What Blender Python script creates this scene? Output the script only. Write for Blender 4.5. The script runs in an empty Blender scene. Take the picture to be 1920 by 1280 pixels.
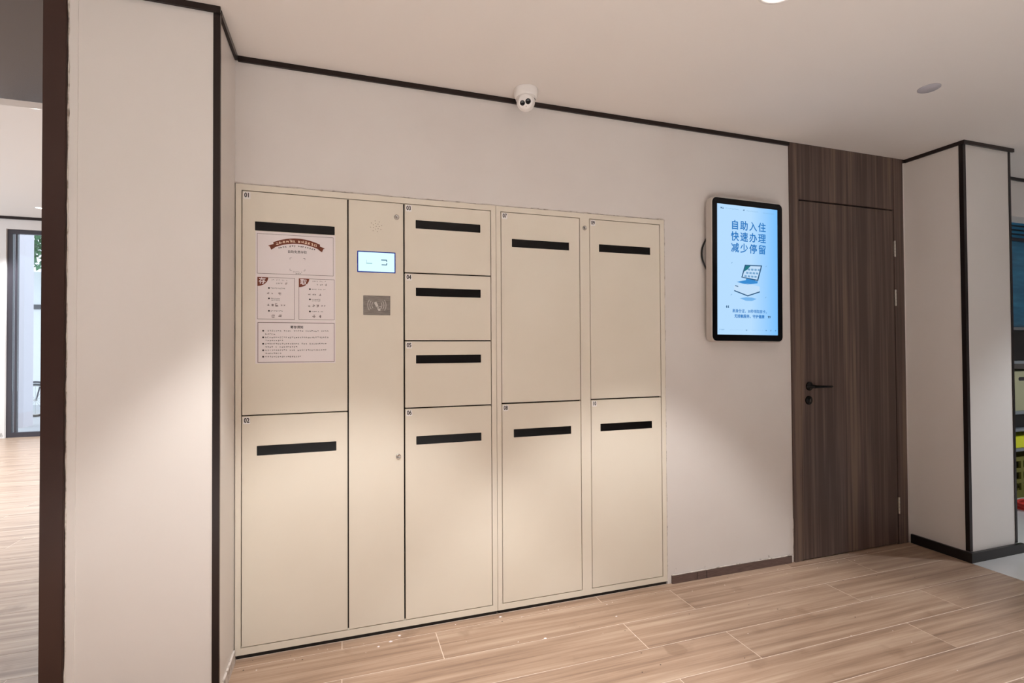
import bpy, bmesh, math, random
from mathutils import Vector, Matrix
random.seed(7)
S = bpy.context.scene
COL = S.collection
PI = math.pi
H = 2.44                      # ceiling height of the locker room

# ------------------------------------------------------------------ camera
cd = bpy.data.cameras.new('camera')
cam = bpy.data.objects.new('camera', cd); COL.objects.link(cam)
yaw, pitch, roll = 0.319776, 0.014284, -0.005822
fw = Vector((math.sin(yaw)*math.cos(pitch), math.cos(yaw)*math.cos(pitch), math.sin(pitch)))
rt = Vector((math.cos(yaw), -math.sin(yaw), 0)); up = rt.cross(fw)
r2 = math.cos(roll)*rt + math.sin(roll)*up
u2 = -math.sin(roll)*rt + math.cos(roll)*up
m = Matrix((r2, u2, -fw)).transposed().to_4x4()
m.translation = Vector((0, -2.3094, 1.2419))
cam.matrix_world = m
cd.sensor_width = 36; cd.lens = 955.894/1920*36
cd.clip_start = 0.02
S.camera = cam

# ------------------------------------------------------------------ world, exposure
w = bpy.data.worlds.new('world'); S.world = w; w.use_nodes = True
w.node_tree.nodes['Background'].inputs[0].default_value = (0.74, 0.87, 1.0, 1)
w.node_tree.nodes['Background'].inputs[1].default_value = 1.15
vs = S.view_settings
vs.view_transform = 'Standard'; vs.look = 'None'; vs.gamma = 1; vs.use_curve_mapping = False
EXPOSURE = 0.70
FILL_W = 320             # watts of each fill lamp added behind the viewpoint
vs.exposure = EXPOSURE
S.cycles.use_denoising = True
S.cycles.max_bounces = 8
S.cycles.diffuse_bounces = 5

# ------------------------------------------------------------------ materials
def lin(c):
    return tuple(((v/255)/12.92 if v/255 <= .04045 else ((v/255+.055)/1.055)**2.4) for v in c)
def mat(name, col, rough=.5, metal=0, spec=.5, srgb=True):
    M = bpy.data.materials.new(name); M.use_nodes = True
    b = M.node_tree.nodes['Principled BSDF']
    c = lin(col) if srgb else col
    b.inputs['Base Color'].default_value = (*c, 1)
    b.inputs['Roughness'].default_value = rough
    b.inputs['Metallic'].default_value = metal
    b.inputs['Specular IOR Level'].default_value = spec
    return M
def nodes(M): return M.node_tree.nodes, M.node_tree.links, M.node_tree.nodes['Principled BSDF']
def noise_tint(M, c2, scale=3.0, lo=.4, hi=.7, stretch=(1, 1, 1), coord='Object', detail=4, bump=0):
    N, L, b = nodes(M)
    tc = N.new('ShaderNodeTexCoord'); mp = N.new('ShaderNodeMapping'); nz = N.new('ShaderNodeTexNoise')
    cr = N.new('ShaderNodeMapRange'); mx = N.new('ShaderNodeMix'); mx.data_type = 'RGBA'
    mp.inputs['Scale'].default_value = stretch
    nz.inputs['Scale'].default_value = scale; nz.inputs['Detail'].default_value = detail
    cr.inputs[1].default_value = lo; cr.inputs[2].default_value = hi
    L.new(tc.outputs[coord], mp.inputs[0]); L.new(mp.outputs[0], nz.inputs[0]); L.new(nz.outputs[0], cr.inputs[0])
    mx.inputs[6].default_value = b.inputs['Base Color'].default_value; mx.inputs[7].default_value = (*lin(c2), 1)
    L.new(cr.outputs[0], mx.inputs[0]); L.new(mx.outputs[2], b.inputs['Base Color'])
    if bump:
        bp = N.new('ShaderNodeBump'); bp.inputs['Strength'].default_value = bump; bp.inputs['Distance'].default_value = .002
        L.new(nz.outputs[0], bp.inputs['Height']); L.new(bp.outputs[0], b.inputs['Normal'])
    return M
def emit(name, col, k=1.0):
    M = bpy.data.materials.new(name); M.use_nodes = True
    N = M.node_tree.nodes; N.clear()
    e = N.new('ShaderNodeEmission'); o = N.new('ShaderNodeOutputMaterial')
    e.inputs[0].default_value = (*lin(col), 1); e.inputs[1].default_value = k/2**EXPOSURE
    M.node_tree.links.new(e.outputs[0], o.inputs[0])
    return M

MT = {}
MT['wall'] = noise_tint(mat('wall_paint', (225, 219, 215), .65, spec=.3), (221, 214, 210), 2.5, coord='Object', bump=.05)
MT['pillar'] = noise_tint(mat('pillar_panel', (227, 221, 217), .38, spec=.4), (223, 217, 212), 1.5)
MT['ceiling'] = mat('ceiling_paint', (226, 219, 214), .7, spec=.2)
MT['locker'] = noise_tint(mat('locker_paint', (231, 223, 209), .48, spec=.35), (227, 218, 203), 2.0)
MT['locker_in'] = mat('locker_inside', (60, 50, 42), .8)
MT['dark_trim'] = mat('dark_metal_trim', (46, 38, 37), .28, .6)
MT['brown_metal'] = noise_tint(mat('brown_metal_casing', (66, 44, 38), .3, .25), (56, 36, 32), 3, stretch=(1, 1, .2))
MT['slot'] = mat('slot_acrylic', (14, 11, 11), .14, spec=.22)
MT['white'] = mat('white_plastic', (241, 237, 235), .4)
MT['paper'] = mat('white_paper', (236, 228, 229), .6, spec=.3)
MT['ink'] = mat('black_ink', (40, 34, 36), .7)
MT['ink_grey'] = mat('grey_ink', (125, 112, 112), .7)
MT['border_ink'] = mat('border_ink', (98, 80, 78), .7)
MT['brown_ink'] = mat('brown_ink', (118, 56, 34), .6)
MT['cream_ink'] = mat('cream_ink', (240, 214, 190), .6)
MT['chrome'] = mat('chrome', (190, 185, 180), .25, 1)
MT['steel'] = noise_tint(mat('brushed_steel', (150, 142, 136), .38, .8), (120, 113, 108), 30, stretch=(1, 1, 12))
MT['black'] = mat('black_plastic', (14, 14, 16), .35)
MT['black_gloss'] = mat('black_glass', (5, 5, 9), .12, spec=.25)
MT['alu'] = mat('aluminium_shell', (205, 198, 192), .35, .5)
MT['black_base'] = mat('black_plinth', (26, 23, 23), .35)
MT['grout'] = mat('grout', (214, 196, 181), .9)
MT['caulk'] = noise_tint(mat('caulk', (214, 205, 198), .9), (150, 138, 128), 40, .5, .7)
MT['handle'] = mat('black_handle', (22, 20, 20), .25, .7)
MT['lens'] = mat('lens_glass', (20, 16, 18), .08)
MT['stone'] = noise_tint(mat('pale_stone_floor', (206, 204, 202), .18), (188, 186, 186), 1.2)
MT['skirting'] = noise_tint(mat('skirting_tile', (108, 88, 82), .6), (88, 70, 66), 6, stretch=(3, 1, 30))
MT['soffit'] = mat('dark_soffit_panel', (62, 56, 60), .2, .3)
MT['frame_dark'] = mat('window_frame_paint', (58, 52, 58), .4)
MT['screen_dark'] = emit('lcd_edge', (40, 60, 150), .8)
MT['speck'] = mat('speaker_hole', (120, 98, 80), .8)

def wood_door():
    M = mat('dark_wood_veneer', (76, 62, 57), .42, spec=.35)
    N, L, b = nodes(M)
    tc = N.new('ShaderNodeTexCoord'); mp = N.new('ShaderNodeMapping'); mp.inputs['Scale'].default_value = (60, 60, 1.2)
    n1 = N.new('ShaderNodeTexNoise'); n1.inputs['Scale'].default_value = 1; n1.inputs['Detail'].default_value = 5
    mp2 = N.new('ShaderNodeMapping'); mp2.inputs['Scale'].default_value = (9, 9, .35)
    n2 = N.new('ShaderNodeTexNoise'); n2.inputs['Scale'].default_value = 1; n2.inputs['Detail'].default_value = 2
    ad = N.new('ShaderNodeMath'); ad.operation = 'ADD'
    rp = N.new('ShaderNodeValToRGB'); e = rp.color_ramp.elements
    e[0].position = .72; e[0].color = (*lin((80, 66, 61)), 1); e[1].position = 1.28/1.3; e[1].color = (*lin((119, 99, 87)), 1)
    k = rp.color_ramp.elements.new(.85); k.color = (*lin((97, 80, 74)), 1)
    L.new(tc.outputs['Object'], mp.inputs[0]); L.new(tc.outputs['Object'], mp2.inputs[0])
    L.new(mp.outputs[0], n1.inputs[0]); L.new(mp2.outputs[0], n2.inputs[0])
    L.new(n1.outputs[0], ad.inputs[0]); L.new(n2.outputs[0], ad.inputs[1])
    sc = N.new('ShaderNodeMath'); sc.operation = 'MULTIPLY'; sc.inputs[1].default_value = .82
    L.new(ad.outputs[0], sc.inputs[0]); L.new(sc.outputs[0], rp.inputs[0]); L.new(rp.outputs[0], b.inputs['Base Color'])
    return M
MT['wood'] = wood_door()

def wood_tile():
    M = mat('wood_look_tile', (190, 160, 138), .33, spec=.4)
    N, L, b = nodes(M)
    geo = N.new('ShaderNodeNewGeometry'); oi = N.new('ShaderNodeObjectInfo')
    off = N.new('ShaderNodeCombineXYZ'); mu = N.new('ShaderNodeMath'); mu.operation = 'MULTIPLY'; mu.inputs[1].default_value = 37
    L.new(oi.outputs['Random'], mu.inputs[0]); L.new(mu.outputs[0], off.inputs[2])
    va = N.new('ShaderNodeVectorMath'); va.operation = 'ADD'
    L.new(geo.outputs['Position'], va.inputs[0]); L.new(off.outputs[0], va.inputs[1])
    def nz(sx, sy, sc, det):
        mp = N.new('ShaderNodeMapping'); mp.inputs['Scale'].default_value = (sx, sy, 1)
        n = N.new('ShaderNodeTexNoise'); n.inputs['Scale'].default_value = sc; n.inputs['Detail'].default_value = det
        L.new(va.outputs[0], mp.inputs[0]); L.new(mp.outputs[0], n.inputs[0]); return n
    a = nz(1.2, 34, 1, 4); c = nz(4, 150, 1, 4)
    ad = N.new('ShaderNodeMath'); ad.operation = 'MULTIPLY_ADD'; ad.inputs[1].default_value = .45
    L.new(c.outputs[0], ad.inputs[0]); L.new(a.outputs[0], ad.inputs[2])
    rp = N.new('ShaderNodeValToRGB'); e = rp.color_ramp.elements
    e[0].position = .48; e[0].color = (*lin((132, 107, 90)), 1); e[1].position = .95; e[1].color = (*lin((181, 157, 137)), 1)
    k = rp.color_ramp.elements.new(.7); k.color = (*lin((160, 133, 113)), 1)
    L.new(ad.outputs[0], rp.inputs[0])
    # a dried spill with its own outline, and scattered grime
    sp = N.new('ShaderNodeVectorMath'); sp.operation = 'DISTANCE'; sp.inputs[1].default_value = (1.302, -.508, 0)
    nn = N.new('ShaderNodeTexNoise'); nn.inputs['Scale'].default_value = 14
    L.new(geo.outputs['Position'], sp.inputs[0]); L.new(geo.outputs['Position'], nn.inputs[0])
    sb = N.new('ShaderNodeMath'); sb.operation = 'MULTIPLY_ADD'; sb.inputs[1].default_value = -.06
    L.new(nn.outputs[0], sb.inputs[0]); L.new(sp.outputs['Value'], sb.inputs[2])
    mr = N.new('ShaderNodeMapRange'); mr.inputs[1].default_value = .016; mr.inputs[2].default_value = .008; mr.inputs[4].default_value = .4
    L.new(sb.outputs[0], mr.inputs[0])
    gr = N.new('ShaderNodeTexNoise'); gr.inputs['Scale'].default_value = 5.5; gr.inputs['Detail'].default_value = 6
    L.new(geo.outputs['Position'], gr.inputs[0])
    g2 = N.new('ShaderNodeMapRange'); g2.inputs[1].default_value = .62; g2.inputs[2].default_value = .74; g2.inputs[4].default_value = .45
    L.new(gr.outputs[0], g2.inputs[0])
    mxv = N.new('ShaderNodeMath'); mxv.operation = 'MAXIMUM'; L.new(mr.outputs[0], mxv.inputs[0]); L.new(g2.outputs[0], mxv.inputs[1])
    mx = N.new('ShaderNodeMix'); mx.data_type = 'RGBA'; mx.inputs[7].default_value = (*lin((112, 86, 68)), 1)
    L.new(mxv.outputs[0], mx.inputs[0]); L.new(rp.outputs[0], mx.inputs[6]); L.new(mx.outputs[2], b.inputs['Base Color'])
    return M
MT['tile'] = wood_tile()

# ------------------------------------------------------------------ mesh helpers
class MB:
    def __init__(s): s.v = []; s.f = []; s.mi = []; s.sm = []
    def add(s, vs, fs, mi=0, smooth=False):
        o = len(s.v); s.v += [tuple(v) for v in vs]
        for f in fs: s.f.append([o+i for i in f]); s.mi.append(mi); s.sm.append(smooth)
        return s
    def box(s, x0, x1, y0, y1, z0, z1, mi=0):
        return s.add([(x0,y0,z0),(x1,y0,z0),(x1,y1,z0),(x0,y1,z0),(x0,y0,z1),(x1,y0,z1),(x1,y1,z1),(x0,y1,z1)],
              [(0,3,2,1),(4,5,6,7),(0,1,5,4),(1,2,6,5),(2,3,7,6),(3,0,4,7)], mi)
    def plate(s, xs0, xs1, zs0, zs1, y0, y1, holes=(), mi=0):
        """upright plate (front y0 < back y1) with rectangular holes (x0,x1,z0,z1)"""
        X = sorted({xs0, xs1, *[h[0] for h in holes], *[h[1] for h in holes]})
        Z = sorted({zs0, zs1, *[h[2] for h in holes], *[h[3] for h in holes]})
        X = [x for x in X if xs0 <= x <= xs1]; Z = [z for z in Z if zs0 <= z <= zs1]
        def solid(i, j):
            if i < 0 or j < 0 or i >= len(X)-1 or j >= len(Z)-1: return False
            cx = (X[i]+X[i+1])/2; cz = (Z[j]+Z[j+1])/2
            return not any(h[0] < cx < h[1] and h[2] < cz < h[3] for h in holes)
        for i in range(len(X)-1):
            for j in range(len(Z)-1):
                if not solid(i, j): continue
                a, b, c, d = X[i], X[i+1], Z[j], Z[j+1]
                s.add([(a,y0,c),(b,y0,c),(b,y0,d),(a,y0,d)], [(0,1,2,3)], mi)
                s.add([(a,y1,c),(b,y1,c),(b,y1,d),(a,y1,d)], [(3,2,1,0)], mi)
                if not solid(i-1, j): s.add([(a,y0,c),(a,y0,d),(a,y1,d),(a,y1,c)], [(0,1,2,3)], mi)
                if not solid(i+1, j): s.add([(b,y0,c),(b,y1,c),(b,y1,d),(b,y0,d)], [(0,1,2,3)], mi)
                if not solid(i, j-1): s.add([(a,y0,c),(a,y1,c),(b,y1,c),(b,y0,c)], [(0,1,2,3)], mi)
                if not solid(i, j+1): s.add([(a,y0,d),(b,y0,d),(b,y1,d),(a,y1,d)], [(0,1,2,3)], mi)
        return s
    def poly(s, pts, y, mi=0):
        """flat polygon in the XZ plane facing -y; pts (x,z) counter-clockwise seen from the front"""
        return s.add([(x, y, z) for x, z in pts], [tuple(range(len(pts)))], mi)
    def rect(s, x0, x1, z0, z1, y, mi=0): return s.poly([(x0,z0),(x1,z0),(x1,z1),(x0,z1)], y, mi)
    def prism_y(s, pts, y0, y1, mi=0, smooth=False):
        n = len(pts); vs = [(x,y0,z) for x,z in pts]+[(x,y1,z) for x,z in pts]
        s.add(vs, [tuple(range(n)), tuple(range(2*n-1, n-1, -1))], mi)
        s.add(vs, [((i+1)%n, i, n+i, n+(i+1)%n) for i in range(n)], mi, smooth); return s
    def disc(s, cx, cz, r, y, n=20, mi=0): return s.poly([(cx+r*math.cos(2*PI*i/n), cz+r*math.sin(2*PI*i/n)) for i in range(n)], y, mi)
    def lathe(s, prof, M=None, n=32, mi=0, cap=True):
        """profile [(r,h)] spun about local z, then matrix M"""
        M = M or Matrix(); vs = []; k = len(prof)
        for r, h in prof:
            for i in range(n): vs.append(M @ Vector((r*math.cos(2*PI*i/n), r*math.sin(2*PI*i/n), h)))
        fs = [(a*n+i, a*n+(i+1)%n, (a+1)*n+(i+1)%n, (a+1)*n+i) for a in range(k-1) for i in range(n)]
        s.add(vs, fs, mi, True)
        if cap:
            s.add(vs[:n], [tuple(range(n-1, -1, -1))], mi); s.add(vs[-n:], [tuple(range(n))], mi)
        return s
    def tube(s, pts, r, n=8, mi=0):
        pts = [Vector(p) for p in pts]; vs = []
        for i, p in enumerate(pts):
            t = (pts[min(i+1, len(pts)-1)]-pts[max(i-1, 0)]).normalized()
            a = t.orthogonal().normalized() if i == 0 else (a - t*a.dot(t)).normalized()
            b = t.cross(a); rr = r[i] if isinstance(r, (list, tuple)) else r
            for j in range(n): vs.append(p + rr*(math.cos(2*PI*j/n)*a + math.sin(2*PI*j/n)*b))
        fs = [(i*n+j, i*n+(j+1)%n, (i+1)*n+(j+1)%n, (i+1)*n+j) for i in range(len(pts)-1) for j in range(n)]
        s.add(vs, fs, mi, True); k = len(pts)-1
        s.add(vs[:n], [tuple(range(n-1,-1,-1))], mi); s.add(vs[k*n:], [tuple(range(n))], mi); return s
    def mesh(s, name):
        me = bpy.data.meshes.new(name); me.from_pydata(s.v, [], s.f); me.update()
        for p_, i, sm in zip(me.polygons, s.mi, s.sm): p_.material_index = i; p_.use_smooth = sm
        return me
    def build(s, name, mats, parent=None, bevel=0):
        me = s.mesh(name)
        for k in (mats if isinstance(mats, (list, tuple)) else [mats]):
            me.materials.append(MT[k] if isinstance(k, str) else k)
        return link(name, me, parent, bevel)
def link(name, me, parent=None, bevel=0):
    o = bpy.data.objects.new(name, me); COL.objects.link(o)
    if parent is not None:
        o.parent = parent; o.matrix_parent_inverse = WM[parent.name].inverted()
    WM[o.name] = Matrix()
    if bevel:
        bm = bmesh.new(); bm.from_mesh(me); bmesh.ops.remove_doubles(bm, verts=bm.verts, dist=1e-6)
        bmesh.ops.dissolve_limit(bm, angle_limit=.01, verts=bm.verts, edges=bm.edges, delimit={'MATERIAL'})
        eds = [e for e in bm.edges if len(e.link_faces) == 2 and e.calc_face_angle(0) > .8]
        bmesh.ops.bevel(bm, geom=eds, offset=bevel, segments=2, affect='EDGES', clamp_overlap=True)
        bm.to_mesh(me); bm.free()
    return o
WM = {}
def empty(name, loc):
    o = bpy.data.objects.new(name, None); COL.objects.link(o); o.location = loc; o.empty_display_size = .05
    WM[o.name] = Matrix.Translation(Vector(loc)); return o
def tag(o, label=None, cat=None, group=None, kind=None):
    if label: o['label'] = label
    if cat: o['category'] = cat
    if group: o['group'] = group
    if kind: o['kind'] = kind
    return o
def struct(o, label=None): return tag(o, label, None, None, 'structure')

def text_mb(mb, body, x, z, size, y, mi=0, bold=0.0, align='CENTER', sx=1.0, shear=0):
    """lettering as flat faces in the XZ plane, added to mb"""
    cu = bpy.data.curves.new('t', 'FONT'); cu.body = body; cu.size = size
    cu.align_x = align; cu.align_y = 'CENTER'; cu.resolution_u = 3; cu.shear = shear
    ob = bpy.data.objects.new('t', cu); COL.objects.link(ob)
    dg = bpy.context.evaluated_depsgraph_get(); dg.update()
    me = bpy.data.meshes.new_from_object(ob.evaluated_get(dg))
    fs = [tuple(p_.vertices) for p_ in me.polygons]; k = bold
    for i, (a, c) in enumerate(((0, 0), (k, 0), (-k, 0), (0, k), (0, -k)) if k else ((0, 0),)):   # heavier strokes: the outline laid down again a hair aside
        mb.add([(x+v.co.x*sx+a, y-2e-5*i, z+v.co.y+c) for v in me.vertices], fs, mi)
    bpy.data.objects.remove(ob); bpy.data.curves.remove(cu); bpy.data.meshes.remove(me)
def scribble(mb, x0, x1, z, s, y, mi=0, dens=4, pitch=1.06):
    """one line of print too small to read: a few strokes for every character cell"""
    x = x0
    while x + s*.9 <= x1:
        if random.random() > .07:
            for k in range(dens):
                t = s*.145
                if random.random() < .55:
                    a = random.uniform(0, .3)*s; b = random.uniform(.6, .95)*s; c = random.uniform(-.45, .42)*s
                    mb.rect(x+a, x+b, z+c-t/2, z+c+t/2, y-1e-5*k, mi)
                else:
                    a = random.uniform(.05, .85)*s; c0 = random.uniform(-.48, -.1)*s; c1 = random.uniform(.1, .48)*s
                    mb.rect(x+a-t/2, x+a+t/2, z+c0, z+c1, y-1e-5*k, mi)
        x += s*pitch
def rrect(x0, x1, z0, z1, r, n=8):
    pts = []
    for cx, cz, a in ((x1-r, z0+r, -PI/2), (x1-r, z1-r, 0), (x0+r, z1-r, PI/2), (x0+r, z0+r, PI)):
        for i in range(n+1):
            t = a + PI/2*i/n; pts.append((cx+r*math.cos(t), cz+r*math.sin(t)))
    return pts
def outline(mb, x0, x1, z0, z1, t, y, mi=0):
    mb.rect(x0, x1, z0, z0+t, y, mi); mb.rect(x0, x1, z1-t, z1, y, mi)
    mb.rect(x0, x0+t, z0+t, z1-t, y, mi); mb.rect(x1-t, x1, z0+t, z1-t, y, mi)

# ------------------------------------------------------------------ the room
# floor: grout bed with wood-look planks laid on it
fl = MB().box(-6.2, 3.41, -1.996, 7.0, -.12, -.0007).build('floor', 'grout')
struct(fl, 'wood-look plank tiles laid in rows with pale joints')
TW, TH, GAP = 1.2045, .2035, .0037
tile_me = MB().box(-TW/2+GAP/2, TW/2-GAP/2, -TH/2+GAP/2, TH/2-GAP/2, -.006, 0).mesh('floor_tile'); tile_me.materials.append(MT['tile'])
cut_meshes = {}
def tile(xc0, xc1, yc0, yc1):
    full = abs(xc1-xc0-TW) < 1e-4 and abs(yc1-yc0-TH) < 1e-4
    if full: me = tile_me
    else:
        key = (round(xc1-xc0, 4), round(yc1-yc0, 4))
        if key not in cut_meshes:
            a, b = key; g = GAP/2
            me = MB().box(-a/2+g, a/2-g, -b/2+g, b/2-g, -.006, 0).mesh('floor_tile'); me.materials.append(MT['tile'])
            cut_meshes[key] = me
        me = cut_meshes[key]
    o = bpy.data.objects.new('floor_tile', me); COL.objects.link(o)
    o.location = ((xc0+xc1)/2, (yc0+yc1)/2, 0); o.parent = fl
    return o
def lay(xa, xb, ya, yb):
    k = math.floor((-.06-yb)/TH) - 1
    while True:
        y1 = -.06 - TH*(k-1); y0 = y1-TH; odd = k % 2; k += 1
        if y0 >= yb: continue
        if y1 <= ya: break
        c0, c1 = max(y0, ya), min(y1, yb)
        if c1-c0 < .02: continue
        sx = .384 if odd else -.006
        n0 = math.floor((xa-sx)/TW)
        x = sx+n0*TW
        while x < xb:
            a, b = max(x, xa), min(x+TW, xb)
            if b-a > .02: tile(a, b, c0, c1)
            x += TW
lay(-.90, 3.41, -1.995, 0.0)
lay(-4.9, -.90, -1.995, 7.0)
struct(MB().box(-6.2, 3.412, -6.6, -1.998, -.12, 0).build('floor_bounce', 'stone'), 'pale stone floor added behind the viewpoint to bounce lamp light')  # unseen pale floor, added to bounce neutral light onto ceiling and walls
struct(MB().box(3.413, 8.5, -6.6, 3.2, -.12, 0).build('floor_stone', 'stone'), 'pale polished stone floor beyond the pillar')

# back wall with the locker niche and the door opening
NX0, NX1, NZ1 = -.4165, 1.6195, 1.9225
DX0, DX1 = 2.474, 3.404
wb = MB().plate(-.4165, 3.43, 0, H, 0, .12, holes=((-.4165, NX1, 0, NZ1), (DX0, DX1, 0, H))).build('wall_back', 'wall')
struct(wb, 'off-white painted wall above the lockers')
def wall_scuff():
    N, L, b = nodes(MT['wall'])
    geo = N.new('ShaderNodeNewGeometry'); sx = N.new('ShaderNodeSeparateXYZ'); L.new(geo.outputs['Position'], sx.inputs[0])
    n = N.new('ShaderNodeTexNoise'); n.inputs['Scale'].default_value = 16; n.inputs['Detail'].default_value = 6
    L.new(geo.outputs['Position'], n.inputs[0])
    zr = N.new('ShaderNodeMapRange'); zr.inputs[1].default_value = .05; zr.inputs[2].default_value = .2; zr.inputs[3].default_value = .12; zr.inputs[4].default_value = -.1
    L.new(sx.outputs[2], zr.inputs[0])
    ad = N.new('ShaderNodeMath'); L.new(n.outputs[0], ad.inputs[0]); L.new(zr.outputs[0], ad.inputs[1])
    mr = N.new('ShaderNodeMapRange'); mr.inputs[1].default_value = .70; mr.inputs[2].default_value = .76; mr.inputs[4].default_value = .6
    L.new(ad.outputs[0], mr.inputs[0])
    old = b.inputs['Base Color'].links[0].from_socket
    mx = N.new('ShaderNodeMix'); mx.data_type = 'RGBA'; mx.inputs[7].default_value = (*lin((128, 114, 106)), 1)
    L.new(mr.outputs[0], mx.inputs[0]); L.new(old, mx.inputs[6]); L.new(mx.outputs[2], b.inputs['Base Color'])
wall_scuff()
# rough caulk along the top and right edge of the lockers
def bead(pts, name, r0=.0022):
    mb = MB(); P = []
    for (a, b) in zip(pts[:-1], pts[1:]):
        a, b = Vector(a), Vector(b); n = max(2, int((b-a).length/.03))
        for i in range(n): P.append(a+(b-a)*i/n + Vector((random.gauss(0, .0006), 0, random.gauss(0, .0008))))
    P.append(Vector(pts[-1]))
    mb.tube(P, [max(.0008, random.gauss(r0, .0009)) for _ in P], 6); return mb.build(name, 'caulk', wb)
bead([(NX0+.004, -.001, NZ1), (NX1, -.001, NZ1)], 'caulk_bead')
bead([(NX1, -.001, NZ1), (NX1, -.001, .03)], 'caulk_bead', .0018)
bead([(1.645, -.006, .0435), (2.45, -.006, .0435)], 'caulk_bead', .003)
bead([(DX0-.001, -.001, .0), (DX0-.001, -.001, .25)], 'caulk_bead', .003)

# skirting pieces between the lockers and the door
for a, b in ((1.643, 1.798), (1.801, 1.858), (1.862, 2.452)):
    MB().box(a, b, -.011, 0, 0, .041).build('skirting_tile', 'skirting', wb)

# left pillar (with its deep return) and right pillar
wl = MB().box(-.841, -.4165, -.31, .72, 0, H).build('wall_left', 'pillar'); struct(wl, 'white panelled pillar beside the lockers')
MB().box(-.8409, -.815, -.3125, -.31, 0, H).build('edge_strip', 'pillar', wl)
bead([(-.8395, -.3135, .0), (-.8395, -.3135, 2.43)], 'caulk_bead', .0016)
wr = MB().box(3.43, 3.85, -.33, .12, 0, H).build('wall_right', 'pillar'); struct(wr, 'white panelled pillar beside the dark door')
# metal corner angles
struct(MB().box(-.4285, -.4065, -.313, -.3105, 0, H).box(-.4160, -.4065, -.3105, -.300, 0, H).build('trim_1', 'dark_trim'), 'dark metal corner strip on the left pillar')
struct(MB().box(3.425, 3.449, -.334, -.3305, .058, H).box(3.425, 3.4295, -.3305, -.312, .058, H).build('trim_2', 'dark_trim'), 'black metal corner strip on the right pillar')
struct(MB().box(3.838, 3.856, -.334, -.3305, .058, H).box(3.8505, 3.856, -.3305, -.31, .058, H).build('trim_3', 'dark_trim'), 'black metal strip on the far edge of the right pillar')
struct(MB().box(3.409, 3.88, -.352, -.3345, 0, .056).box(3.409, 3.4245, -.3345, -.02, 0, .056).build('baseboard_right', 'black_base', None, .001), 'black skirting round the right pillar')
struct(MB().box(-.4160, -.4085, -.298, -.02, 0, .05).build('baseboard_left', 'caulk'), 'unfinished skirting strip beside the lockers')
# ceiling line trims
TZ = H-.0215
struct(MB().box(-.405, 3.42, -.011, -.0005, TZ, H-.0005).build('trim_4', 'dark_trim'), 'dark strip where wall meets ceiling')
struct(MB().box(-.416, -.405, -.2995, -.0115, TZ, H-.0005).build('trim_5', 'dark_trim'), 'dark ceiling strip on the pillar return')
struct(MB().box(-.841, -.4050, -.3235, -.3135, TZ, H-.0005).build('trim_6', 'dark_trim'), 'dark ceiling strip over the left pillar')
struct(MB().box(3.419, 3.4295, -.345, -.0115, TZ, H-.0005).box(3.4295, 3.875, -.345, -.3345, TZ, H-.0005).build('trim_7', 'dark_trim'), 'dark ceiling strip round the right pillar')
# brown metal portal casing and its soffit at the left
struct(MB().box(-.9040, -.8415, -.322, .72, 0, H).build('trim_8', 'brown_metal', None, .002), 'brown metal casing of the passage to the lobby')
struct(MB().box(-5.5, -.905, -.33, .72, H, H+.05).build('trim_9', 'soffit'), 'dark glossy soffit over the passage')
struct(MB().box(-6.2, -.84, .721, .80, H, 3.2).build('wall_header', 'wall'))
# ceilings
ce = MB().box(-.8405, 8.5, -6.6, 0.12, H, H+.06).build('ceiling', 'ceiling'); struct(ce, 'smooth off-white ceiling')
struct(MB().box(-5.5, -.8415, -6.6, -.331, H, H+.06).build('ceiling_passage', 'ceiling'))
struct(MB().box(-6.2, -.5, .72, 7.2, 3.2, 3.26).build('ceiling_lobby', 'ceiling'))
# far shell behind the camera
struct(MB().box(-6.2, 8.5, -6.75, -6.62, 0, 3.2).build('wall_front', 'wall'))
struct(MB().box(-5.65, -5.51, -6.62, .72, 0, 3.2).build('wall_sky_block', 'wall'))  # unseen wall, added to keep sky light from coming in at the left
struct(MB().box(8.52, 8.65, -6.62, 3.2, 0, 3.2).build('wall_far_right', 'wall'))
struct(MB().box(-.62, -.5, .81, 6.9, 0, 3.2).build('wall_lobby_right', 'wall'))

# ------------------------------------------------------------------ lobby window at the far left
LY = 6.95
WX0, WX1, WZ0, WZ1 = -4.62, -1.6, .0, 3.02
wlob = MB().plate(-6.2, -.62, 0, 3.2, LY, LY+.2, holes=((WX0, WX1, WZ0, WZ1),)).build('wall_lobby', 'wall'); struct(wlob)
struct(MB().box(-6.2, -.62, LY-.02, LY-.001, 3.16, 3.1995).build('trim_10', 'dark_trim'))
w1 = empty('window_1', (-3.1, LY+.06, 0)); struct(w1, 'floor-to-ceiling glazed shopfront at the far left')
fr = MB().plate(WX0+.002, WX1-.002, .002, WZ1-.002, LY+.03, LY+.09, holes=((WX0+.06, WX1-.06, .07, WZ1-.06),)).build('frame', 'frame_dark', w1)
MB().box(-4.53, -4.505, LY+.035, LY+.085, .07, WZ1-.06).build('mullion', 'frame_dark', w1)
MB().box(-3.2, -3.15, LY+.035, LY+.085, .07, WZ1-.06).build('mullion', 'frame_dark', w1)
gl = bpy.data.materials.new('clear_glass'); gl.use_nodes = True
N, L, b = nodes(gl); N.remove(b)
tr = N.new('ShaderNodeBsdfTransparent'); gs = N.new('ShaderNodeBsdfGlossy'); gs.inputs['Roughness'].default_value = .02
fz = N.new('ShaderNodeFresnel'); mxs = N.new('ShaderNodeMixShader'); out = [n for n in N if n.type == 'OUTPUT_MATERIAL'][0]
L.new(fz.outputs[0], mxs.inputs[0]); L.new(tr.outputs[0], mxs.inputs[1]); L.new(gs.outputs[0], mxs.inputs[2]); L.new(mxs.outputs[0], out.inputs[0])
MT['glass'] = gl
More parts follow.
